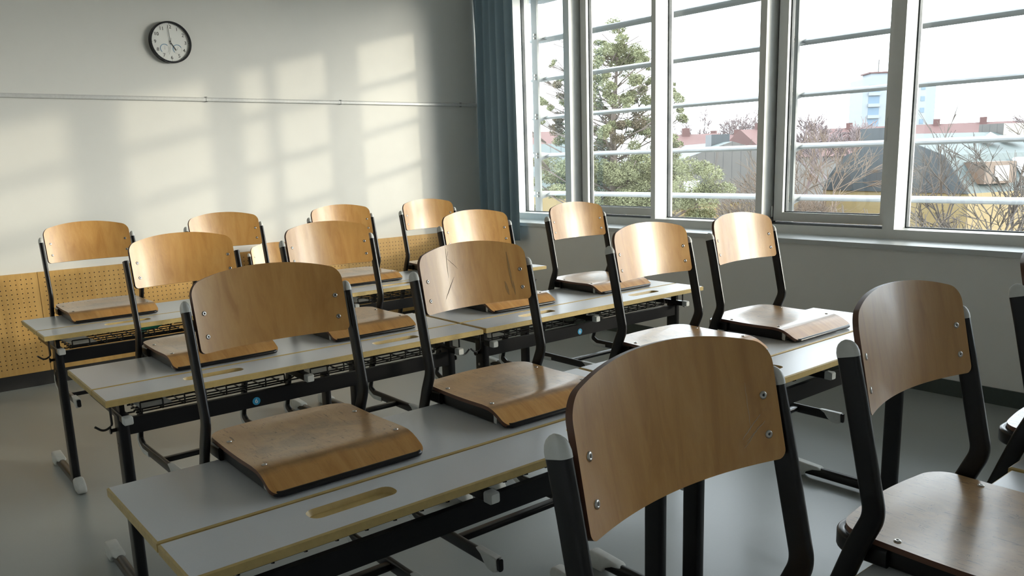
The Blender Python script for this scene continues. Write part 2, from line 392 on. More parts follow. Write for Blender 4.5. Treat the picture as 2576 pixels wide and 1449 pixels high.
# ------------------------------------------------------------------ wall clock
ck = empty('wall_clock', (2.076, YB, 2.382)); tag(ck, 'round black-rimmed wall clock with white dial and two small gauges', 'clock')
R = .147
def ring(mb, r0, r1, y0, y1, n=64, m=0, a0=0, a1=2*pi, cx=0, cz=0):
    full = abs(a1-a0-2*pi) < 1e-6; vs = []; k = n if full else n+1
    for i in range(k):
        a = a0+(a1-a0)*i/n
        for r, y in ((r0, y0), (r1, y0), (r1, y1), (r0, y1)): vs.append((cx+r*sin(a), y, cz+r*cos(a)))
    fs = []
    for i in range(n):
        j = (i+1) % k
        for q in range(4): fs.append((i*4+q, i*4+(q+1) % 4, j*4+(q+1) % 4, j*4+q))
    if not full: fs += [(0, 1, 2, 3), (n*4+3, n*4+2, n*4+1, n*4)]
    return mb.add(vs, fs, m, False)
mb = MB(); ring(mb, R-.008, R, -.042, 0); ring(mb, R-.012, R-.008, -.040, -.024); mb.build('rim', M['rim'], ck)
mb = MB(); n = 64; mb.add([(0, -.025, 0)]+[((R-.008)*sin(2*pi*i/n), -.025, (R-.008)*cos(2*pi*i/n)) for i in range(n)], [(0, i+1, (i+1) % n+1) for i in range(n)])
mb.add([(0, -.0, 0)]+[((R-.008)*sin(2*pi*i/n), -.0, (R-.008)*cos(2*pi*i/n)) for i in range(n)], [(0, i+1, (i+1) % n+1) for i in range(n)])
dial = mb.build('dial', M['dial'], ck)
rotx = Matrix.Rotation(pi/2, 4, 'X')
mb = MB()
for h in range(1, 13):
    a = h*pi/6; me = text_mesh(str(h), .034, .0004)
    me.transform(Matrix.Translation((.108*sin(a), -.0258, .108*cos(a))) @ rotx)
    mb.add([v.co for v in me.vertices], [tuple(p.vertices) for p in me.polygons]); bpy.data.meshes.remove(me)
mb.build('numerals', M['ink'], dial, False)
mb = MB()
for i in range(60):
    a = i*pi/30; r0 = .125 if i % 5 == 0 else .129; wq = .0009 if i % 5 == 0 else .0005
    d = Vector((sin(a), 0, cos(a))); q = Vector((cos(a), 0, -sin(a)))*wq; o0 = Vector((0, -.0256, 0))
    mb.add([o0+d*r0-q, o0+d*r0+q, o0+d*.133+q, o0+d*.133-q], [(0, 1, 2, 3)])
mb.build('minute_marks', M['ink'], dial)
for cx, cz, an, aa in ((-.045, -.046, .0, (3.9, 7.0)), (.045, -.046, .35, (3.9, 7.4))):
    mb = MB(); ring(mb, .031, .0318, -.0262, -.0252, 40, 0, 0, 2*pi, cx, cz); ring(mb, .029, .033, -.0264, -.0252, 30, 1, aa[0], aa[1], cx, cz)
    g = mb.build('gauge', [M['grey'], M['bluering']], dial)
    d = Vector((sin(an), 0, cos(an))); q = Vector((cos(an), 0, -sin(an)))*.0008; o0 = Vector((cx, -.0268, cz))
    MB().add([o0-q-d*.006, o0+q-d*.006, o0+d*.022+q*.3, o0+d*.022-q*.3], [(0, 1, 2, 3)]).build('gauge_needle', M['ink'], dial)
def hand(name, ang, L, back, wd, y):
    a = radians(ang); d = Vector((sin(a), 0, cos(a))); q = Vector((cos(a), 0, -sin(a)))*wd; o0 = Vector((0, y, 0)); dy = Vector((0, -.0008, 0))
    vs = [o0-d*back-q, o0-d*back+q, o0+d*L+q, o0+d*L-q]
    MB().add(vs+[v+dy for v in vs], [(0, 3, 2, 1), (4, 5, 6, 7), (0, 1, 5, 4), (1, 2, 6, 5), (2, 3, 7, 6), (3, 0, 4, 7)]).build(name, M['ink'], ck)
hand('hour_hand', 147, .065, .012, .0026, -.029); hand('minute_hand', 354, .106, .016, .0015, -.031); hand('second_hand', 192, .088, .032, .0006, -.033)
MB().sweep([(0, -.025, 0), (0, -.035, 0)], circ(.004), axis=(0, 0, 1)).build('hand_pin', M['screw'], ck)

# ------------------------------------------------------------------ desks
DW, DT, TT = 1.478, .76, .021
def slot(x0, x1, yc, hw, n=5):
    r = .022; P = []
    for cx, cy, a0 in ((x1-r, yc+hw-r, 0), (x0+r, yc+hw-r, pi/2), (x0+r, yc-hw+r, pi), (x1-r, yc-hw+r, 1.5*pi)):
        for i in range(n+1): a = a0+i*pi/2/n; P.append((cx+r*cos(a), cy+r*sin(a)))
    return P
def board_mesh(name, x0, x1, y0, y1, holes=()):
    """laminate board: top face inset 3 mm inside a bevelled edge band; holes are recesses"""
    outer = [(x0, y0), (x1, y0), (x1, y1), (x0, y1)]; e = .004
    inner = [(x0+e, y0+e), (x1-e, y0+e), (x1-e, y1-e), (x0+e, y1-e)]
    mb = MB()
    # top with holes via curve fill
    me = curve_plate(inner, [list(h) for h in holes], DT-.0006, DT, name)
    for p in me.polygons:
        nz = abs(p.normal.z) > .9; mb.add([me.vertices[i].co for i in p.vertices], [tuple(range(len(p.vertices)))], 0 if nz else 1)
    bpy.data.meshes.remove(me)
    zt, zb = DT-.0002, DT-TT; zm = DT-.003
    ring_ = [(x0+e, y0+e, zt), (x1-e, y0+e, zt), (x1-e, y1-e, zt), (x0+e, y1-e, zt), (x0, y0, zm), (x1, y0, zm), (x1, y1, zm), (x0, y1, zm), (x0, y0, zb), (x1, y0, zb), (x1, y1, zb), (x0, y1, zb)]
    mb.add(ring_, [(i, (i+1) % 4, 4+(i+1) % 4, 4+i) for i in range(4)]+[(4+i, 4+(i+1) % 4, 8+(i+1) % 4, 8+i) for i in range(4)], 1)
    mb.add([ring_[8], ring_[9], ring_[10], ring_[11]], [(0, 3, 2, 1)], 2)
    for h in holes:
        n = len(h); cx = sum(p[0] for p in h)/n; cy = sum(p[1] for p in h)/n
        lo = [(cx+(p[0]-cx)*.97, cy+(p[1]-cy)*.80, DT-.012) for p in h]
        mb.add([(*p, DT) for p in h]+lo, [(i, (i+1) % n, n+(i+1) % n, n+i) for i in range(n)], 1, True)
        mb.add(lo, [tuple(range(n))], 1)
    for i in range(len(mb.f)):
        pass
    return mb
LEGX = (.065, DW-.105)
def make_desk():
    t = empty('school_desk', (0, 0, 0))
    board_mesh('desktop', 0, DW, -.370, 0).build('desktop', [M['laminate'], M['edge'], M['laminate']], t, False)
    board_mesh('front_board', 0, DW, -.560, -.379, (slot(.27, .475, -.463, .027), slot(1.005, 1.21, -.463, .027))).build('front_board', [M['laminate'], M['edge'], M['laminate']], t, False)
    # legs, foot bars
    for i, x in enumerate(LEGX):
        MB().sweep([(x, -.44, .05), (x, -.44, .68)], stadium(.017, .034, 4, .012), axis=(1, 0, 0)).build('leg', M['black'], t)
        fb = MB().sweep([(x, .0, .034), (x, -.50, .034)], stadium(.016, .022, 4, .013), axis=(1, 0, 0)).build('foot_bar', M['black'], t)
        # grey caps: rear long one, front short one
        T_ = lambda p, q, r: (r, p, q)
        def cap(prof):
            c = MB(); c.prism(prof, x-.0215, x+.0215, T=T_); o = c.build('foot_cap', M['grey'], fb)
            b = o.modifiers.new('b', 'BEVEL'); b.width = .011; b.segments = 4; b.limit_method = 'ANGLE'; b.angle_limit = radians(35)
            for p in o.data.polygons: p.use_smooth = True
        cap([(.022, .004), (.024, .046), (.014, .064), (-.004, .070), (-.125, .061), (-.142, .050), (-.100, .042), (-.068, .026), (-.055, .004)])
        cap([(-.462, .050), (-.482, .068), (-.510, .066), (-.545, .046), (-.556, .026), (-.556, .004), (-.490, .004), (-.470, .024)])
    # cross beam
    MB().sweep([(LEGX[0]+.01, -.455, .638), (LEGX[1]-.01, -.455, .638)], [(-.028, -.012), (.028, -.012), (.028, .006), (.024, .012), (-.028, .012)], axis=(0, 0, 1), sm=False).build('cross_beam', M['black'], t)
    # support arms with grey end caps
    for x in (LEGX[0]-.0, .695, LEGX[1]+.0):
        a = MB(); z = .676 if x != .695 else .694
        a.sweep([(x, -.515, z), (x, -.06, z)], stadium(.0135, .0125, 3, .003), axis=(1, 0, 0), sm=False)
        for y in (-.45, -.12): a.box(x-.008, x+.008, y-.018, y+.018, z, DT-TT)
        a.box(x-.03, x+.03, -.3, -.06, DT-TT-.006, DT-TT-.0005)
        ao = a.build('support_arm', M['black'], t)
        MB().sweep([(x, -.514, z), (x, -.536, z), (x, -.541, z)], stadium(.0148, .0138, 3, .005), axis=(1, 0, 0), scale=[1, 1, .8]).build('arm_cap', M['grey'], ao)
    # wire baskets
    for x0, x1 in ((.13, .64), (.745, 1.31)):
        b = MB(); n = int((x1-x0)/.068); dx = (x1-x0)/n; zb = .6655; zt = .701; w5 = circ(.0030, 5)
        for y in (-.415, -.385, -.35, -.30, -.24, -.18, -.13): b.sweep([(x0-.012, y, zb), (x1+.012, y, zb)], w5)
        for y in (-.43, -.10): b.sweep([(x0-.012, y, zb+.012), (x1+.012, y, zb+.012)], w5)
        for i in range(0, n+1):
            x = x0+i*dx; b.sweep(rnd([(x, -.43, zt), (x, -.432, zb), (x, -.10, zb), (x, -.10, zt)], .01, 2), w5)
        for i in range(0, n, 2):
            for y in (-.43, -.10): b.sweep([(x0+i*dx, y, zt), (x0+(i+1)*dx, y, zt)], w5)
        for y in (-.40, -.16): b.sweep(rnd([(x0-.012, y, zb), (x0-.055, y, zb+.0), (x0-.075, y, zb+.0)], .01, 2), w5); b.sweep([(x1+.012, y, zb), (x1+.05, y, zb+.012)], w5)
        bo = b.build('wire_basket', M['wire'], t)
        tr_ = MB().prism([(x0+.01, -.405), (x0+.115, -.405), (x0+.10, -.17), (x0+.0, -.17)], zb+.004, zb+.008).build('basket_plate', M['grey'], bo)
    # bag hooks at both ends
    for x, s in ((LEGX[0]-.018, -1), (LEGX[1]+.018, 1)):
        MB().sweep(rnd([(x+.019*s, -.475, .738), (x+.019*s, -.475, .655), (x+.045*s, -.475, .640), (x+.070*s, -.475, .662)], [.014, .022], 5), circ(.0038, 7)).build('bag_hook', M['wire'], t)
        MB().sweep([(x-.0*s, -.44, .628), (x+.016*s, -.44, .628)], circ(.0065, 8)).sweep([(x+.016*s, -.44, .628), (x+.021*s, -.44, .628)], circ(.011, 10)).build('bag_knob', M['black'], t)
        MB().sweep([(x-.001*s, -.44, .575), (x+.003*s, -.44, .575)], circ(.006, 8)).build('leg_screw', M['screw'], t)
    return t
def copy_tree(o, parent=None):
    c = o.copy(); C.objects.link(c); c.parent = parent
    for ch in list(o.children): copy_tree(ch, c)
    return c
DESKS = [ # x left, y back edge, rot, label
 (.378, 1.934, 0, 'double school desk at the lower left, its pen groove uncovered'),
 (1.867, 1.934, 0, 'double school desk partly hidden by the huge foreground chair'),
 (.561, 3.256, -.009, 'double school desk with a blue sticker and a bag hook on its left leg'),
 (2.050, 3.244, 0, 'double school desk beside the window wall in the middle row, joined to its left neighbour'),
 (.620, 4.570, 0, 'rear double school desk at the far left, green bottle lying in its wire basket'),
 (2.110, 4.570, 0, 'rear double school desk near the curtain, its corner showing right of a scratched chair back'),
 (.420, .612, 0, 'nearest double school desk at the bottom edge, under the large foreground chairs'),
 (1.912, .622, 0, 'double school desk whose white corner shows at the right edge of the photo'),
]
proto = make_desk(); desks = []
for i, (x, y, r, lab) in enumerate(DESKS):
    d = proto if i == 0 else copy_tree(proto)
    d.location = (x, y, 0); d.rotation_euler = (0, 0, r); tag(d, lab, 'desk', 'two-seat school desks'); desks.append(d)
def sticker(desk, x):
    s = MB().sweep([(x, -.4672, .632), (x, -.4682, .632)], circ(.0145, 28), axis=(0, 0, 1), sm=False).build('size_sticker', M['blue'], desk); s['label'] = 'round blue sticker with a white 6'
    me = text_mesh('6', .024, .0002); me.materials.append(M['white'])
    me.transform(Matrix.Translation((x, -.4684, .632)) @ rotx); o = link('sticker_number', me, s)
sticker(desks[2], .512); sticker(desks[3], .642)

# ------------------------------------------------------------------ chairs
Z0 = .345     # a hung chair stands this much above the floor; all local heights are hung heights minus this
def zz(v): return v-Z0
leg_path = [(.0455, 1.128), (.029, 1.06), (-.015, .862), (.012, .80), (.150, .395), (.105, .3725), (-.316, .3715)]
PX = .2145
def shell(rows, th, name, mats, parent):
    """curved sheet of given thickness from a grid of points; rim faces use the second material"""
    nr, nc = len(rows), len(rows[0]); top = [Vector(p) for r in rows for p in r]; bot = []
    for j in range(nr):
        for i in range(nc):
            a = Vector(rows[min(j+1, nr-1)][i])-Vector(rows[max(j-1, 0)][i]); b = Vector(rows[j][min(i+1, nc-1)])-Vector(rows[j][max(i-1, 0)])
            n = b.cross(a); n = n.normalized() if n.length > 1e-9 else Vector((0, 0, 1)); bot.append((n, j, i))
    ref = bot[(nr//2)*nc+nc//2][0]; sg = (-1 if ref.z > .5 or ref.y < -.5 else 1)*(1 if th > 0 else 1); th = abs(th)
    B = [top[k]+(n if n.dot(ref) > 0 else -n)*th*sg for k, (n, j, i) in enumerate(bot)]
    N = nr*nc; mb = MB(); q = [(j*nc+i, (j+1)*nc+i, (j+1)*nc+i+1, j*nc+i+1) for j in range(nr-1) for i in range(nc-1)]
    mb.add(top+B, q+[tuple(N+k for k in reversed(f)) for f in q], 0, True)
    loop = [i for i in range(nc)]+[j*nc+nc-1 for j in range(1, nr)]+[(nr-1)*nc+i for i in range(nc-2, -1, -1)]+[j*nc for j in range(nr-2, 0, -1)]
    for a, b in zip(loop, loop[1:]+loop[:1]): mb.f.append((a, b, N+b, N+a)); mb.m.append(1); mb.sm.append(True)
    return mb.build(name, mats, parent)
def make_chair(caps=True, tip=(0,)):
    t = empty('school_chair', (0, 0, 0))
    # seat -------------------------------------------------
    prof = [(.078, .8118), (.0, .8105), (-.05, .809), (-.10, .808), (-.15, .808), (-.20, .809), (-.235, .8095), (-.262, .808), (-.282, .803), (-.300, .795), (-.318, .785), (-.332, .777), (-.340, .7725)]
    NX = 22
    def hw(y):
        if y > .018: d = min(1, (y-.018)/.060); return .193-.060*(1-sqrt(max(0, 1-d*d)))
        if y < -.318: d = min(1, (-.318-y)/.022); return .1965-.016*(1-sqrt(max(0, 1-d*d)))
        return .193+.0035*min(1, (.018-y)/.2)
    ys = [(.018+.060*sin(k*pi/2/9), .8118) for k in range(9, 0, -1)]
    for a, b in zip(prof[1:-1], prof[2:]):
        for k in range(3): ys.append((a[0]+(b[0]-a[0])*k/3, a[1]+(b[1]-a[1])*k/3))
    ys.append(prof[-1]); rows = []
    for y, z in ys:
        h = hw(y)
        rows.append([((-1+2*i/NX)*h, y-.010*(-1+2*i/NX)**2*max(0, y)/.078, zz(z)-.004*(1-(-1+2*i/NX)**2)*max(0, 1-((y+.12)/.13)**2)) for i in range(NX+1)])
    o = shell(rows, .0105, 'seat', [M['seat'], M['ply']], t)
    for x, y in ((-.171, -.035), (.171, -.035), (-.171, -.245), (.171, -.245)): screw(o, Vector((x, y, zz(.8095))), Vector((0, 0, 1)))
    # backrest ---------------------------------------------
    o = grid_back(t)
    # frame ------------------------------------------------
    for sx in (-1, 1):
        pts = rnd([(sx*PX, y, zz(z)) for y, z in leg_path], [.5, .06, .1, .045, .04, .04], 7)
        MB().sweep(pts, stadium(.0085, .0185, 3, .0065), axis=(1, 0, 0)).build('leg', M['black'], t)
        p0 = Vector((sx*PX, .0455, zz(1.128))); d = Vector((0, .0165, .068)).normalized()
        if caps:
            MB().sweep([p0-d*.004, p0+d*.004, p0+d*.012, p0+d*.018, p0+d*.0225, p0+d*.0245], stadium(.0092, .0192, 4, .008), axis=(1, 0, 0), scale=[1.0, 1.0, .9, .72, .42, .1]).build('end_cap', M['grey'], t)
        # foot glides
        g_ = MB().prism([(-.212, .3925), (-.306, .3925), (-.309, .352), (-.292, .3455), (-.268, .348), (-.250, .362), (-.236, .380)], sx*PX-.0115, sx*PX+.0115, T=lambda p, q, r: (r, p, zz(q))).build('foot_glide', M['grey'], t)
        b_ = g_.modifiers.new('b', 'BEVEL'); b_.width = .003; b_.segments = 2
        MB().sweep(rnd([(sx*PX, .143, zz(.43)), (sx*PX, .160, zz(.385)), (sx*PX, .105, zz(.360)), (sx*PX, .03, zz(.362))], [.03, .035], 5), stadium(.0095, .012, 3, .005), axis=(1, 0, 0)).build('foot_glide', M['grey'], t)
        # seat rails and plugs
        r_ = MB().sweep([(sx*.174, .0, zz(.7825)), (sx*.174, -.272, zz(.7785))], stadium(.0125, .0175, 3, .004), axis=(1, 0, 0)).build('seat_rail', M['black'], t)
        MB().sweep([(sx*.174, -.270, zz(.7785)), (sx*.174, -.284, zz(.778))], stadium(.0125, .0172, 3, .004), axis=(1, 0, 0)).build('rail_plug', M['grey'], r_)
    # black rim tube carrying the rear of the seat
    pts = rnd([(-.190, -.03, zz(.7815)), (-.190, .075, zz(.7815)), (.190, .075, zz(.7815)), (.190, -.03, zz(.7815))], .055, 8)
    MB().sweep(pts, stadium(.017, .008, 3, .006), axis=(0, 0, 1)).build('seat_tube', M['black'], t)
    pts = rnd([(-.176, -.268, zz(.773)), (-.190, -.338, zz(.7695)), (.190, -.338, zz(.7695)), (.176, -.268, zz(.773))], .016, 5)
    MB().sweep(pts, circ(.0068, 10), axis=None).build('front_rod', M['black'], t)
    MB().sweep([(-PX, -.105, zz(.372)), (PX, -.105, zz(.372))], stadium(.010, .015, 3, .006), axis=(0, 0, 1)).build('cross_bar', M['black'], t)
    return t
def screw(parent, p, n):
    n = n.normalized(); ax = Vector((1, 0, 0)) if abs(n.x) < .9 else Vector((0, 1, 0)); a = n.cross(ax).normalized(); b = n.cross(a)
    def disc(r, h): return [p+n*h+(a*cos(2*pi*i/14)+b*sin(2*pi*i/14))*r for i in range(14)]
    L = [disc(.0062, -.0002), disc(.0060, .0010), disc(.0042, .0018), disc(.0024, .0018), disc(.0020, .0006)]
    vs = [v for l in L for v in l]; fs = [(k*14+i, k*14+(i+1) % 14, (k+1)*14+(i+1) % 14, (k+1)*14+i) for k in range(4) for i in range(14)]
    mb = MB().add(vs, fs, 0, True); mb.add(disc(.0020, .0006), [tuple(range(14))], 1)
    return mb.build('screw', [M['screw'], M['rubber']], parent, False)
def back_y(x, z): return .0195+(z-1.03)*.205+.034*(1-(x/.2)**2)-.0105
def grid_back(t):
    NX, W = 32, .199; TP = 1.218; BT = 1.024
    us = [0]*(NX+1)
    for i in range(NX+1): us[i] = -cos(pi*i/NX)*.35+(-1+2*i/NX)*.65
    def top(x):
        a = abs(x); z = TP-.030*(a/W)**2.2; r = .026
        if a > W-r: z -= r-sqrt(max(0, r*r-(a-(W-r))**2))
        return z
    def bot(x):
        a = abs(x); z = BT; r = .014
        if a > W-r: z += r-sqrt(max(0, r*r-(a-(W-r))**2))
        return z
    xs = sorted(set([round(u*W, 5) for u in us]+[s*(W-.014*(1-cos(q*pi/2/6))) for s in (-1, 1) for q in range(7)]+[s*(W-.026*(1-cos(q*pi/2/8))) for s in (-1, 1) for q in range(9)]))
    NZ = 12; rows = []
    for j in range(NZ+1): rows.append([(x, back_y(x, bot(x)+(top(x)-bot(x))*j/NZ), zz(bot(x)+(top(x)-bot(x))*j/NZ)) for x in xs])
    o = shell(rows, -.0095, 'backrest', [M['back'], M['ply']], t)
    for sx in (-1, 1):
        for z in (1.062, 1.118):
            x = sx*.175; nn = Vector((0, -1, 0)) + Vector((sx*-.42*0, 0, 0)); nn = Vector((-sx*.37, -1, .2)).normalized()
            screw(o, Vector((x, back_y(x, z), zz(z))), nn)
    return o
CH = [ # x centre, y ref (desk back edge), lift, label
 (.823, 1.934, Z0, 'large wooden school chair hung on the lower left desk, dark worn seat facing us'),
 (1.472, 1.934, Z0, 'school chair with long scratches across its shiny wooden backrest, right of the lower left desk'),
 (2.285, 1.934, Z0, 'school chair with a bright glare on its backrest, just above the big foreground chair'),
 (2.853, 1.934, Z0, 'school chair by the grey wall under the windows, glossy seat catching white reflections'),
 (1.029, 3.254, Z0, 'school chair whose black back posts have no grey caps, in the middle row at left'),
 (1.656, 3.250, Z0, 'plain school chair in the middle row, overlapped at its left by the large lower-left chair'),
 (2.469, 3.244, Z0, 'pale school chair half hidden behind the scratched chair, in front of the curtain'),
 (3.172, 3.244, Z0, 'school chair with a sunlit backrest standing out below the two leftmost windows'),
 (.975, 4.570, Z0, 'leftmost school chair of the rear row against the perforated panelling'),
 (1.684, 4.570, Z0, 'second school chair from the left in the rear row, its seat hidden'),
 (2.419, 4.570, Z0, 'third school chair from the left in the rear row, behind a nearer chair'),
 (3.071, 4.570, Z0, 'rearmost school chair on the right, next to the curtain and panelling'),
 (.809, .606, Z0, 'huge foreground school chair at the bottom centre seen from just above'),
 (1.4665, .612, Z0, 'foreground school chair at lower right with scratched seat filling the corner'),
 (2.228, .622, Z0, 'school chair cut off by the right edge of the photo'),
 (2.640, 6.135, 0, 'low school chair standing on the floor by the back wall, mostly hidden'),
]
cproto = make_chair(); chairs = []
for i, (x, y, lift, lab) in enumerate(CH):
    c = cproto if i == 0 else copy_tree(cproto)
    c.location = (x, y, lift); tag(c, lab, 'chair', 'wooden school chairs'); chairs.append(c)
for i, r in ((1, .004), (4, -.012), (6, .02), (8, -.01), (12, .0), (7, .006), (10, .015)): chairs[i].rotation_euler = (0, 0, -r)
# the chair of the second row has lost its end caps
for o in list(chairs[4].children):
    if o.name.startswith('end_cap'): bpy.data.objects.remove(o)
# scratches on the shiny backrest
def scratch(chair, pts, wd, name='scratch', m='ink'):
    b = [c for c in chair.children if c.name.startswith('backrest')][0]
    vs = []
    n = len(pts)
    for i, (x, z) in enumerate(pts):
        a = pts[max(0, i-1)]; c = pts[min(n-1, i+1)]; dx, dz = c[0]-a[0], c[1]-a[1]; L = sqrt(dx*dx+dz*dz) or 1; k = wd*(.25+.75*sin(pi*(i+.5)/n))
        for s in (-1, 1):
            xx, z2 = x-s*dz/L*k, z+s*dx/L*k; vs.append((xx, back_y(xx, z2)-.0004, zz(z2)))
    o = MB().add(vs, [(2*i, 2*i+1, 2*i+3, 2*i+2) for i in range(n-1)]).build(name, M[m], b, False); return o
def ln(a, b, n=10, j=.0008): return [(a[0]+(b[0]-a[0])*i/n+random.uniform(-j, j), a[1]+(b[1]-a[1])*i/n) for i in range(n+1)]
M['scr'] = plain('dark_scratch', (.10, .055, .025), .6)
M['stn'] = plain('brush_mark', (.36, .21, .075), .4)
M['scl'] = plain('light_scratch', (.62, .48, .33), .5)
for a, b, wd in (((-.082, 1.205), (-.088, 1.118), .0007), ((-.082, 1.175), (-.045, 1.140), .0006), ((-.065, 1.118), (-.112, 1.058), .0011), ((-.082, 1.178), (-.073, 1.196), .0005)):
    scratch(chairs[1], ln(a, b), wd, 'scratch', 'scr')
for a, b, wd in (((.138, 1.175), (.142, 1.062), .0035), ((.118, 1.085), (.126, 1.042), .004), ((.146, 1.085), (.147, 1.040), .0025)):
    scratch(chairs[1], ln(a, b, 14, .0005), wd, 'pencil_mark', 'stn')
for a, b, wd in (((.128, 1.062), (.165, 1.092), .0007), ((.135, 1.058), (.172, 1.082), .0006), ((.13, 1.05), (.155, 1.07), .0005), ((.145, 1.07), (.147, 1.14), .0004)):
    scratch(chairs[12], ln(a, b), wd, 'scratch', 'scl')
# ------------------------------------------------------------------ green bottle in the rear basket
bt = MB(); prof = [(0, 0), (.022, .001), (.027, .008), (.027, .05), (.023, .062), (.026, .075), (.026, .10), (.018, .13), (.010, .15), (.010, .165), (.0125, .166), (.0125, .18), (0, .181)]
n = 14; vs = [(z, r*cos(2*pi*i/n), r*sin(2*pi*i/n)) for r, z in prof for i in range(n)]
bt.add(vs, [(k*n+i, k*n+(i+1) % n, (k+1)*n+(i+1) % n, (k+1)*n+i) for k in range(len(prof)-1) for i in range(n)], 0, True)
bo = bt.build('plastic_bottle', M['bottle'])
bo.location = (1.06, 4.235, .702); bo.rotation_euler = (0, 0, .35); tag(bo, 'green plastic bottle lying in the wire basket of the rear left desk', 'bottle')

#OUTSIDE#
# ------------------------------------------------------------------ outside
rnd2 = random.Random(5)
def polar(az, D, z=0): a = radians(az); return Vector((D*sin(a), D*cos(a), z))
def seam_mat(name, c, cdark, period, rough=.5, kind='Object', axis=0, amt=.06):
    m = mat(name, c, rough); t = NT(m); tc = t.N('ShaderNodeTexCoord'); sx = t.N('ShaderNodeSeparateXYZ'); t.L(tc.outputs['Object'], sx.inputs[0])
    f = t.math('LESS_THAN', t.math('FRACT', t.math('DIVIDE', sx.outputs[axis], period)), amt)
    n = t.noise(t.coords((1, 1, 1)), .6, 5, .6); cc = t.mix(c, tuple(q*.72 for q in c), n); t.col(t.mix(cc, cdark, f)); return m
M['ground'] = plain('ground_grass', (.05, .048, .036), .9, 0, .8, .15, 0)

M['zinc'] = seam_mat('dark_zinc_cladding', (.033, .040, .045), (.014, .017, .02), .60)
M['zincb'] = seam_mat('brown_zinc_cladding', (.080, .074, .068), (.022, .022, .022), .60)
M['yellow'] = plain('yellow_render', (.19, .14, .062), .8, 0, .7, .06, 0)
M['cream'] = plain('cream_render', (.17, .16, .15), .8, 0, .7, .06, 0)
M['tile'] = plain('red_roof_tiles', (.095, .047, .043), .8, 0, .5, .1, 0)
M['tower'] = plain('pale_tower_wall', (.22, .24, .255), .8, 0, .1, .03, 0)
M['towerd'] = plain('tower_recess', (.11, .16, .21), .6, 0, .1, .03, 0)
M['glassd'] = plain('dark_window', (.05, .055, .06), .2, 0, 1, .03, 0)
M['snow'] = plain('white_skylight', (.6, .63, .65), .3, 0, 1, .03, 0)
M['brown'] = plain('brown_timber', (.10, .065, .045), .7, 0, 1, .1, 0)
M['bark'] = plain('pale_bark', (.085, .070, .058), .9, 0, 8, .15, 0)
M['barkp'] = plain('pine_bark', (.10, .078, .065), .9, 0, 8, .15, 0)
M['twig'] = plain('brown_twigs', (.12, .085, .06), .9, 0, 3, .15, 0)
M['twigfar'] = plain('hazed_far_twigs', (.16, .125, .125), .9, 0, 3, .1, 0)  # paler than the near twigs: distance haze is mixed into the colour
def leafmat(name, c0, c1):
    m = mat(name, c0, .6); t = NT(m); g = t.noise(t.coords((1, 1, 1)), 2.2, 4, .6); n2 = t.noise(t.coords((1, 1, 1)), 11, 2)
    t.col(t.mix(t.mix(c0, c1, g), tuple(q*.55 for q in c0), t.math('MULTIPLY', n2, .5)))
    t.b.inputs['Specular IOR Level'].default_value = .2; return m
M['needle'] = leafmat('pine_needles', (.135, .15, .08), (.21, .205, .11)); M['needleb'] = leafmat('dry_pine_needles', (.12, .085, .06), (.10, .095, .055))
M['shrub'] = leafmat('shrub_leaves', (.10, .11, .07), (.15, .14, .10)); M['ivy'] = leafmat('dark_evergreen_leaves', (.05, .085, .045), (.09, .12, .05))
gd = MB(); gd.box(5.6, 420, -160, 420, -8.2, -8.0); struct('ground', gd, M['ground'])
fac = MB(); fac.box(5.0, 5.5, -3.6, 7.4, -8.0, -.12); struct('wall_outer', fac, M['dim'])
def fprism(name, base, u, v, prof, L, m, parent):
    """extrude profile (a along u, z) by L along v; local frame so seams follow the wall"""
    mb = MB().prism(prof, 0, L, T=lambda a, z, c: (a, c, z)); o = mb.build(name, m, parent)
    return o
def hall(label, corner, ang, W, L, zr, zb, ze, zg, inset, wallm, endm):
    """mansard hall: local x runs along the end wall, local y along its length; ang = heading of local x"""
    e = empty('mansard_hall', (corner[0], corner[1], 0), ang); tag(e, label, 'building', 'mansard halls beyond the windows')
    MB().box(0, W, 0, L, zg, ze).build('wall', wallm, e)
    prof = [(0, ze), (inset, zb), (W/2, zr), (W-inset, zb), (W-inset*.35, ze+(zb-ze)*.45), (W, ze)]
    g = MB().prism(prof, 0, .12, T=lambda a, z, c: (a, c, z)); g.build('gable_cladding', endm, e)
    mb = MB()
    for (a, za), (b, zb_) in zip(prof[:-1], prof[1:]): mb.add([(a, .12, za), (b, .12, zb_), (b, L, zb_), (a, L, za)], [(0, 1, 2, 3)])
    mb.add([(a, L, z) for a, z in prof], [tuple(range(len(prof)))])
    ro = mb.build('roof', roofmat(), e); return e, ro
def roofmat():
    if 'copy' not in M: M['copy'] = seam_mat('verdigris_roof_seams', (.058, .075, .073), (.022, .03, .03), .62, .7, 'Object', 1, .09)
    return M['copy']
# dark hall on the right: long side and gable both in view. local x along the gable (away to the left), y along its length to the right -> mirror by choosing heading
cx = polar(68.6, 60)
ang = math.atan2(.96, .27)           # gable direction
e2, r2_ = hall('dark grey mansard hall with verdigris roof and yellow walls, right of the white mullion', cx, ang, 12.4, -30, 2.35, .85, -1.6, -8, 1.9, M['yellow'], M['zinc'])
MB().box(7.0, 9.6, -3.2, -.6, 1.6, 2.85).build('roof_box', M['zinc'], e2)
MB().box(5.5, 7.5, -14.5, -10.5, 2.0, 2.95).build('roof_box', M['zincb'], e2)
for y in (-6.5, -8.6):
    b = MB(); n = 12; b.add([(3.6+.0, y, 2.3)]+[(3.4+.75*cos(2*pi*i/n), y+.75*sin(2*pi*i/n), 1.75) for i in range(n)], [(0, i+1, (i+1) % n+1) for i in range(n)], 0, True); b.build('roof_dome', M['snow'], e2)
d_ = MB().box(-.05, 1.5, -4.3, -1.3, -1.05, .35).build('dormer', M['brown'], e2); MB().box(-.08, -.05, -3.6, -2.2, -.9, .1).build('dormer_window', M['glassd'], d_)
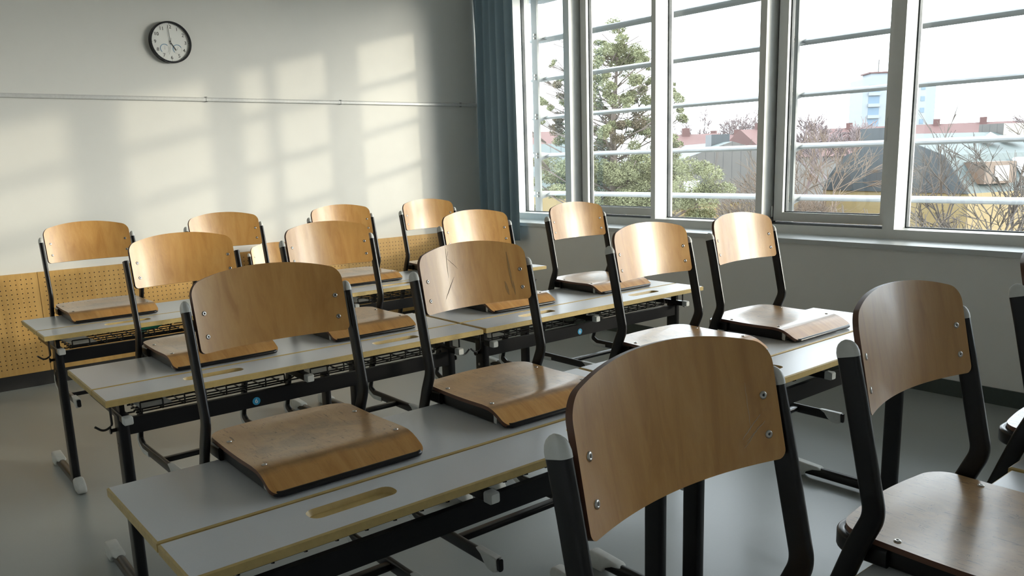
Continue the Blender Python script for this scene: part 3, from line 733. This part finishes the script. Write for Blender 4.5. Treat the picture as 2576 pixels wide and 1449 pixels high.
MB().prism([(.55, -.75), (1.45, .45), (1.3, .55), (.4, -.65)], -7.2, -5.9, T=lambda a, z, c: (a, c, z)).build('skylight', M['snow'], e2)
for y in (-7.4, -11.4): MB().box(-.06, .1, y, y+1.5, -5.2, -3.3).build('window', M['glassd'], e2)
MB().box(3.4, 5.0, -.02, .14, -1.4, .2).build('gable_door', M['zinc'], e2)
# brown hall in the middle
cx = polar(58.9, 60); ang = math.atan2(.64, -.77)
e1, r1_ = hall('grey-brown clad mansard hall with a curtained window, seen behind the right side of the pine', cx, ang, 9.6, -26, 2.2, 1.15, -1.9, -8, 1.5, M['yellow'], M['zincb'])
MB().box(4.3, 5.6, -4.4, -2.6, 1.6, 2.75).build('roof_box', M['zinc'], e1)
w_ = MB().box(7.0, 8.1, -.0, .15, -1.7, -.35).build('window', M['snow'], e1); MB().box(6.4, 7.0, -.0, .15, -1.7, -.35).build('window', M['glassd'], e1)
# left hall behind the pine: long side facing us
cx = polar(47.5, 45); ang = math.atan2(cos(radians(43)), sin(radians(43)))
e3, r3_ = hall('yellow mansard hall with verdigris roof seen through the first window by the curtain', polar(47.0, 45), pi/2-radians(43), 9, 12, 2.3, .75, -.6, -8, 1.3, M['yellow'], M['zinc'])
MB().prism([(.35, -.25), (1.15, .62), (1.0, .72), (.22, -.15)], 5.6, 7.2, T=lambda a, z, c: (a, c, z)).build('skylight', M['snow'], e3)
# far houses with red roofs
def house(label, az, D, W, dep, ze, zr, rot, name='tiled_house', ch=1):
    p = polar(az, D); e = empty(name, (p.x, p.y, 0), -radians(az)+rot); tag(e, label, 'house', 'red-roofed houses in the distance')
    MB().box(-W/2, W/2, 0, dep, -8, ze).build('wall', M['cream'], e)
    MB().prism([(-.4, ze), (dep/2, zr), (dep+.4, ze)], -W/2, W/2, T=lambda a, z, c: (c, a, z)).build('roof', M['tile'], e)
    for k in range(ch): x = -W/2+W*(k+.7)/(ch+.4); MB().box(x-.5, x+.5, dep/2-.6, dep/2+.6, zr-.8, zr+.8).build('chimney', M['tile'], e)
    return e
house('red-roofed house on the left, above the verdigris roof by the curtain', 40.4, 95, 9, 9, 1.9, 4.6, .05)
house('red-roofed house just right of the pine', 51.6, 110, 9, 7, 2.1, 4.0, .1)
house('long hazy red-roofed house between pine and white mullion', 54.6, 150, 14, 9, 2.4, 4.6, -.1, ch=3)
house('red-roofed house with pale gable above the brown hall', 57.4, 122, 7, 8, 2.0, 4.6, .7)
house('low red-roofed house behind the bare brush', 60.2, 140, 14, 9, .4, 2.6, -.2, ch=2)
house('long red-roofed house with many chimneys above the dark hall', 66.6, 150, 36, 9, 2.2, 5.0, .0, ch=5)
# white tower block
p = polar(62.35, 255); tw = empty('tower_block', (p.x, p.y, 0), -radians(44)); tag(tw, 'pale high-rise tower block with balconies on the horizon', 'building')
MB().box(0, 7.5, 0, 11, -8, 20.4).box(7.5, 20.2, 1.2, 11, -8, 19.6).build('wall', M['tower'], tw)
MB().box(3, 14, 3, 10, 20.4, 22.0).build('penthouse', M['tower'], tw); MB().box(2.4, 14.5, 2.6, 10, 22.0, 22.4).build('penthouse_roof', M['tile'], tw)
MB().sweep([(6, 6, 22), (6, 6, 26)], circ(.15, 6)).build('antenna', M['zincb'], tw); MB().sweep([(9.5, 6, 22), (9.5, 6, 24)], circ(.15, 6)).build('antenna', M['zincb'], tw)
for k in range(6):
    z = 1.2+k*3.1
    b = MB().box(1.6, 4.6, -.05, .1, z, z+2.0).build('balcony_recess', M['towerd'], tw); MB().box(1.5, 4.7, -.5, -.0, z-.9, z).build('balcony', M['tower'], tw)
    for x in (12.6, 16.2): MB().box(x, x+1.1, 1.1, 1.25, z+.3, z+1.6).build('window', M['towerd'], tw)
# ---- trees
def leaves(mb, c, R, n, s, rg, m=0):
    for _ in range(n):
        while True:
            q = Vector((rg.uniform(-1, 1), rg.uniform(-1, 1), rg.uniform(-1, 1)))
            if .15 < q.length < 1: break
        q *= (.35+.65*rg.random()**.5)/max(q.length, .3)*q.length**.3
        p = c+Vector((q.x*R, q.y*R, q.z*R*.72))
        a = Vector((rg.gauss(0, 1), rg.gauss(0, 1), rg.gauss(0, .7))).normalized(); b = a.cross(Vector((rg.gauss(0, 1), rg.gauss(0, 1), rg.gauss(0, 1)))).normalized()
        l = s*rg.uniform(.7, 1.4); w_ = l*.34
        mb.add([p-a*l-b*w_*.3, p-a*l*.1-b*w_, p+a*l, p+a*l*.1+b*w_], [(0, 1, 2, 3)], m)
PINE = [(0.18,-0.47,3.73,0.31,0),(-0.07,0.08,3.62,0.22,0),(0.43,-0.23,3.52,0.26,0),(0.18,0.19,3.45,0.31,0),(-0.32,0.23,3.71,0.16,0),(-0.32,-0.78,3.31,0.18,0),(0.59,-0.88,3.31,0.16,0),(0.82,0.61,3.42,0.11,0),(-0.32,-0.43,2.95,0.22,0),(-0.07,-0.48,2.77,0.26,0),(-0.41,0.89,3.11,0.18,0),(0.51,-0.05,2.91,0.26,0),(0.68,0.61,2.7,0.22,0),(0.3,-0.04,2.72,0.18,0),(-0.33,0.25,2.54,0.22,0),(0.18,-0.63,2.52,0.18,0),(0.78,0.24,2.98,0.12,0),(0.01,0.66,2.24,0.22,1),(0.34,0.04,2.22,0.22,1),(0.59,0.43,2.13,0.26,1),(0.84,0.31,1.96,0.19,0),(-0.17,-0.78,1.99,0.22,0),(-0.34,0.46,1.83,0.26,0),(0.51,0.16,1.8,0.22,0),(0.17,-0.36,1.9,0.22,1),(1.34,-0.84,2.59,0.16,0),(1.42,0.66,2.26,0.18,0),(1.3,-0.05,1.94,0.23,0),(1.5,0.39,1.69,0.21,0),(1.31,0.68,2.84,0.1,0),(0.0,0.39,1.23,0.4,0),(-0.34,0.76,1.07,0.31,0),(0.34,-0.19,0.97,0.4,0),(0.85,0.54,1.12,0.31,0),(0.59,-0.1,0.71,0.35,0),(-0.09,0.78,0.64,0.31,0),(1.27,0.68,0.94,0.33,0),(1.61,-0.72,0.77,0.37,0),(1.86,-0.66,0.55,0.26,0),(1.53,-0.51,0.34,0.37,0),(1.02,0.84,0.36,0.35,0),(0.16,-0.11,0.29,0.35,0),(-0.35,0.23,0.39,0.31,0),(0.51,-0.36,1.39,0.26,0),(0.94,0.01,0.02,0.35,0),(1.7,-0.21,0.04,0.31,0),(-1.17,-0.27,2.86,0.18,1),(-1.07,0.15,3.06,0.12,0),(-1.35,0.15,2.53,0.16,0),(-1.6,0.73,2.78,0.08,0),(-1.63,0.33,3.24,0.07,0),(-1.29,0.77,3.51,0.09,0),(-1.23,0.64,2.28,0.22,1),(-1.06,0.88,2.02,0.22,0),(-1.61,0.31,2.29,0.11,0),(-1.71,-0.61,2.0,0.11,0),(-1.21,0.65,1.1,0.31,0),(-1.55,0.84,1.19,0.21,0),(-1.17,0.73,0.76,0.26,0),(-1.72,0.12,1.46,0.16,0),(-1.65,0.38,0.85,0.14,0),(-1.7,-0.52,0.42,0.08,0),(-0.84,0.6,2.6,0.26,0),(-0.76,0.13,1.93,0.26,1),(-0.77,-0.39,1.26,0.31,0),(-0.74,-0.79,0.57,0.31,0)]
az = 46.5; base = polar(az, 18); pine = empty('pine_tree', (base.x, base.y, -8), -radians(az)); tag(pine, 'tall open-crowned pine tree standing outside behind the louvres', 'tree')
mb = MB(); br = MB(); rg = random.Random(4)
for u, dp, z, R, b in PINE:
    c = Vector((u, dp, z+8)); R *= 1.3 if z > 1.4 else 1.5; n = int(2300*(R/.3)**2)+60
    for k in range(max(3, int(R*16))):
        o_ = Vector((rg.gauss(0, .5), rg.gauss(0, .5), rg.gauss(0, .42)))*R
        leaves(mb, c+o_, R*rg.uniform(.38, .62), int(n/max(3, int(R*16))), .024, rg, b if rg.random() < .8 else 0)
    if True:   # branch from trunk
        zt = max(.5, z+8-.25-abs(u)*.45); tr = Vector((.05+.03*sin(zt), 0, zt)); mid = (tr+c)/2+Vector((rg.uniform(-.1, .1), rg.uniform(-.1, .1), rg.uniform(-.18, -.02)))
        br.sweep(rnd([tr, mid, c+Vector((0, 0, -.05))], .3, 4), circ(.013+.012*R, 5), scale=None)
        for k in range(4):
            q = c+Vector((rg.gauss(0, .6), rg.gauss(0, .6), rg.gauss(0, .5)))*R; br.sweep([mid.lerp(c, .6), q], circ(.009, 4))
for k in range(60):   # bare dead twigs inside the crown
    z = rg.uniform(9.3, 11.6); a = Vector((.06, 0, z)); q = a+Vector((rg.uniform(-1.5, 1.3), rg.uniform(-.8, .8), rg.uniform(-.1, .7))); br.sweep([a, a.lerp(q, .5)+Vector((0, 0, rg.uniform(-.12, .12))), q], circ(.008, 4))
# lower crown, mostly below the sill
for k in range(26):
    c = Vector((rg.uniform(-1.9, 2.0), rg.uniform(-1.6, 1.6), rg.uniform(5.2, 7.8)))
    for q in range(4): leaves(mb, c+Vector((rg.gauss(0, .2), rg.gauss(0, .2), rg.gauss(0, .15))), .28, 90, .034, rg, 0)
mb.build('needles', [M['needle'], M['needleb']], pine, False)
tk = MB().sweep([(.0, 0, 0), (-.05, 0, 4), (.04, 0, 8.5), (.02, 0, 10), (.12, 0, 11.5)], circ(.16, 10), scale=[1, .85, .6, .42, .15]); tk.build('trunk', M['barkp'], pine); br.build('branches', M['barkp'], pine, False)
def bare(name, label, az, D, zb, H, spread, seed, m='bark', depth=6, r0=.09, group='bare trees outside', fine=1.0, nb=3):
    rg = random.Random(seed); p = polar(az, D, zb); e = tag(link(name, None), label, 'tree', group); e.location = p; e.rotation_euler = (0, 0, -radians(az))
    tk = MB(); tw_ = MB()
    def grow(a, d, L, r, k):
        d = (d+Vector((rg.gauss(0, .12), rg.gauss(0, .12), rg.gauss(0, .05)+.04))).normalized(); b = a+d*L
        (tk if k < 2 else tw_).sweep([a, b], circ(1, 4 if k > 1 else 6), scale=[r, r*.72], caps=False)
        if k >= depth: return
        for _ in range(nb if k else nb+1):
            t = Vector((rg.gauss(0, spread), rg.gauss(0, spread), rg.gauss(0, .25*spread)))
            grow(a.lerp(b, rg.uniform(.55, 1)), (d+t).normalized(), L*rg.uniform(.62, .88), max(r*.66, .011*fine), k+1)
    grow(Vector((0, 0, 0)), Vector((0, 0, 1)), H*.27, r0, 0)
    tk.build('trunk', M[m], e, False); tw_.build('twigs', M[m], e, False); return e
bare('bare_tree', 'bare many-stemmed tree before the dark gable, left edge of the rightmost pane', 66.0, 21, -6.2, 8.0, .42, 1, 'bark', 6, .08)
bare('bare_tree', 'bare tree before the timber dormer of the dark hall', 69.2, 38, -7.6, 13.6, .40, 2, 'bark', 6, .11)
bare('bare_tree', 'bare tree at the far right before the white skylight', 72.4, 31, -7.4, 12, .42, 3, 'bark', 6, .10)
bare('bare_tree', 'pale bare tree crossing the brown hall, beside the white mullion', 56.0, 27, -6.8, 9.6, .45, 4, 'bark', 6, .07)
bare('bare_tree', 'bare tree before the left edge of the dark hall', 60.4, 42, -7.0, 12.4, .40, 5, 'twig', 6, .08)
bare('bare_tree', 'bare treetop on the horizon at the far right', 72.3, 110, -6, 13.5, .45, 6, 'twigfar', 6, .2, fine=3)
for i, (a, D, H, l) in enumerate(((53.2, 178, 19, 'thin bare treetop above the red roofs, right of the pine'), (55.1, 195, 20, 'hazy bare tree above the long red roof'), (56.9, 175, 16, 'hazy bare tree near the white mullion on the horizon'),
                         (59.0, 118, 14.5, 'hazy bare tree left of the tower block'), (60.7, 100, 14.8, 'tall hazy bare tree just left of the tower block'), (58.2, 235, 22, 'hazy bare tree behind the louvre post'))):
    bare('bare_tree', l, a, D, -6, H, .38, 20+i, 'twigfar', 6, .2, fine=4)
# dense brown brush between the halls: nobody could count its stems
def brush(name, label, az0, az1, D0, D1, z0, z1, n, m, seed, thick=.012):
    rg = random.Random(seed); mb = MB(); az = (az0+az1)/2; o0 = polar(az, (D0+D1)/2, z0)
    for _ in range(n):
        a = rg.uniform(az0, az1); D = rg.uniform(D0, D1); p = polar(a, D, z0)-o0; H = (z1-z0)*rg.uniform(.45, 1)*(.65+.35*sin(pi*(a-az0)/(az1-az0)))
        q = p+Vector((rg.gauss(0, .25), rg.gauss(0, .25), H)); mid = p.lerp(q, .5)+Vector((rg.gauss(0, .12), rg.gauss(0, .12), 0))
        mb.sweep([p, mid, q], circ(thick, 3), caps=False, scale=[1, .8, .3])
        for k in range(7):
            t = rg.uniform(.25, .95); s_ = p.lerp(q, t); mb.sweep([s_, s_+Vector((rg.gauss(0, .35), rg.gauss(0, .35), rg.uniform(.05, .6)))], circ(thick*.55, 3), caps=False, scale=[1, .4])
    o = mb.build(name, M[m], None, False); o.location = o0; tag(o, label, 'shrubs', None, 'stuff'); return o
brush('twig_thicket', 'dense brown leafless thicket left of the dark hall', 57.4, 61.7, 27, 32, -4.4, -.1, 4600, 'twig', 7, .015)
def shrub(name, label, az, D, z, R, n, m, seed, s=.05):
    rg = random.Random(seed); p = polar(az, D, z); e = empty(name, p, 0); tag(e, label, 'shrub'); mb = MB()
    for _ in range(14): leaves(mb, Vector((rg.gauss(0, .45), rg.gauss(0, .45), rg.gauss(0, .35)))*R, R*.45, n//14, s, rg)
    mb.build('leaves', M[m], e, False)
    b = MB()
    for _ in range(16): b.sweep([(0, 0, -R*1.5), Vector((rg.gauss(0, .5), rg.gauss(0, .5), rg.gauss(.1, .4)))*R], circ(.02, 4), caps=False)
    b.build('stems', M['bark'], e, False); return e
shrub('evergreen_shrub', 'dark green shrub at the corner of the yellow wall', 62.0, 34, -2.3, .85, 2600, 'ivy', 8)
shrub('grey_shrub', 'grey-green shrub low in the second fixed window, before the yellow wall', 54.8, 25, -1.75, .85, 4200, 'shrub', 9, .035)
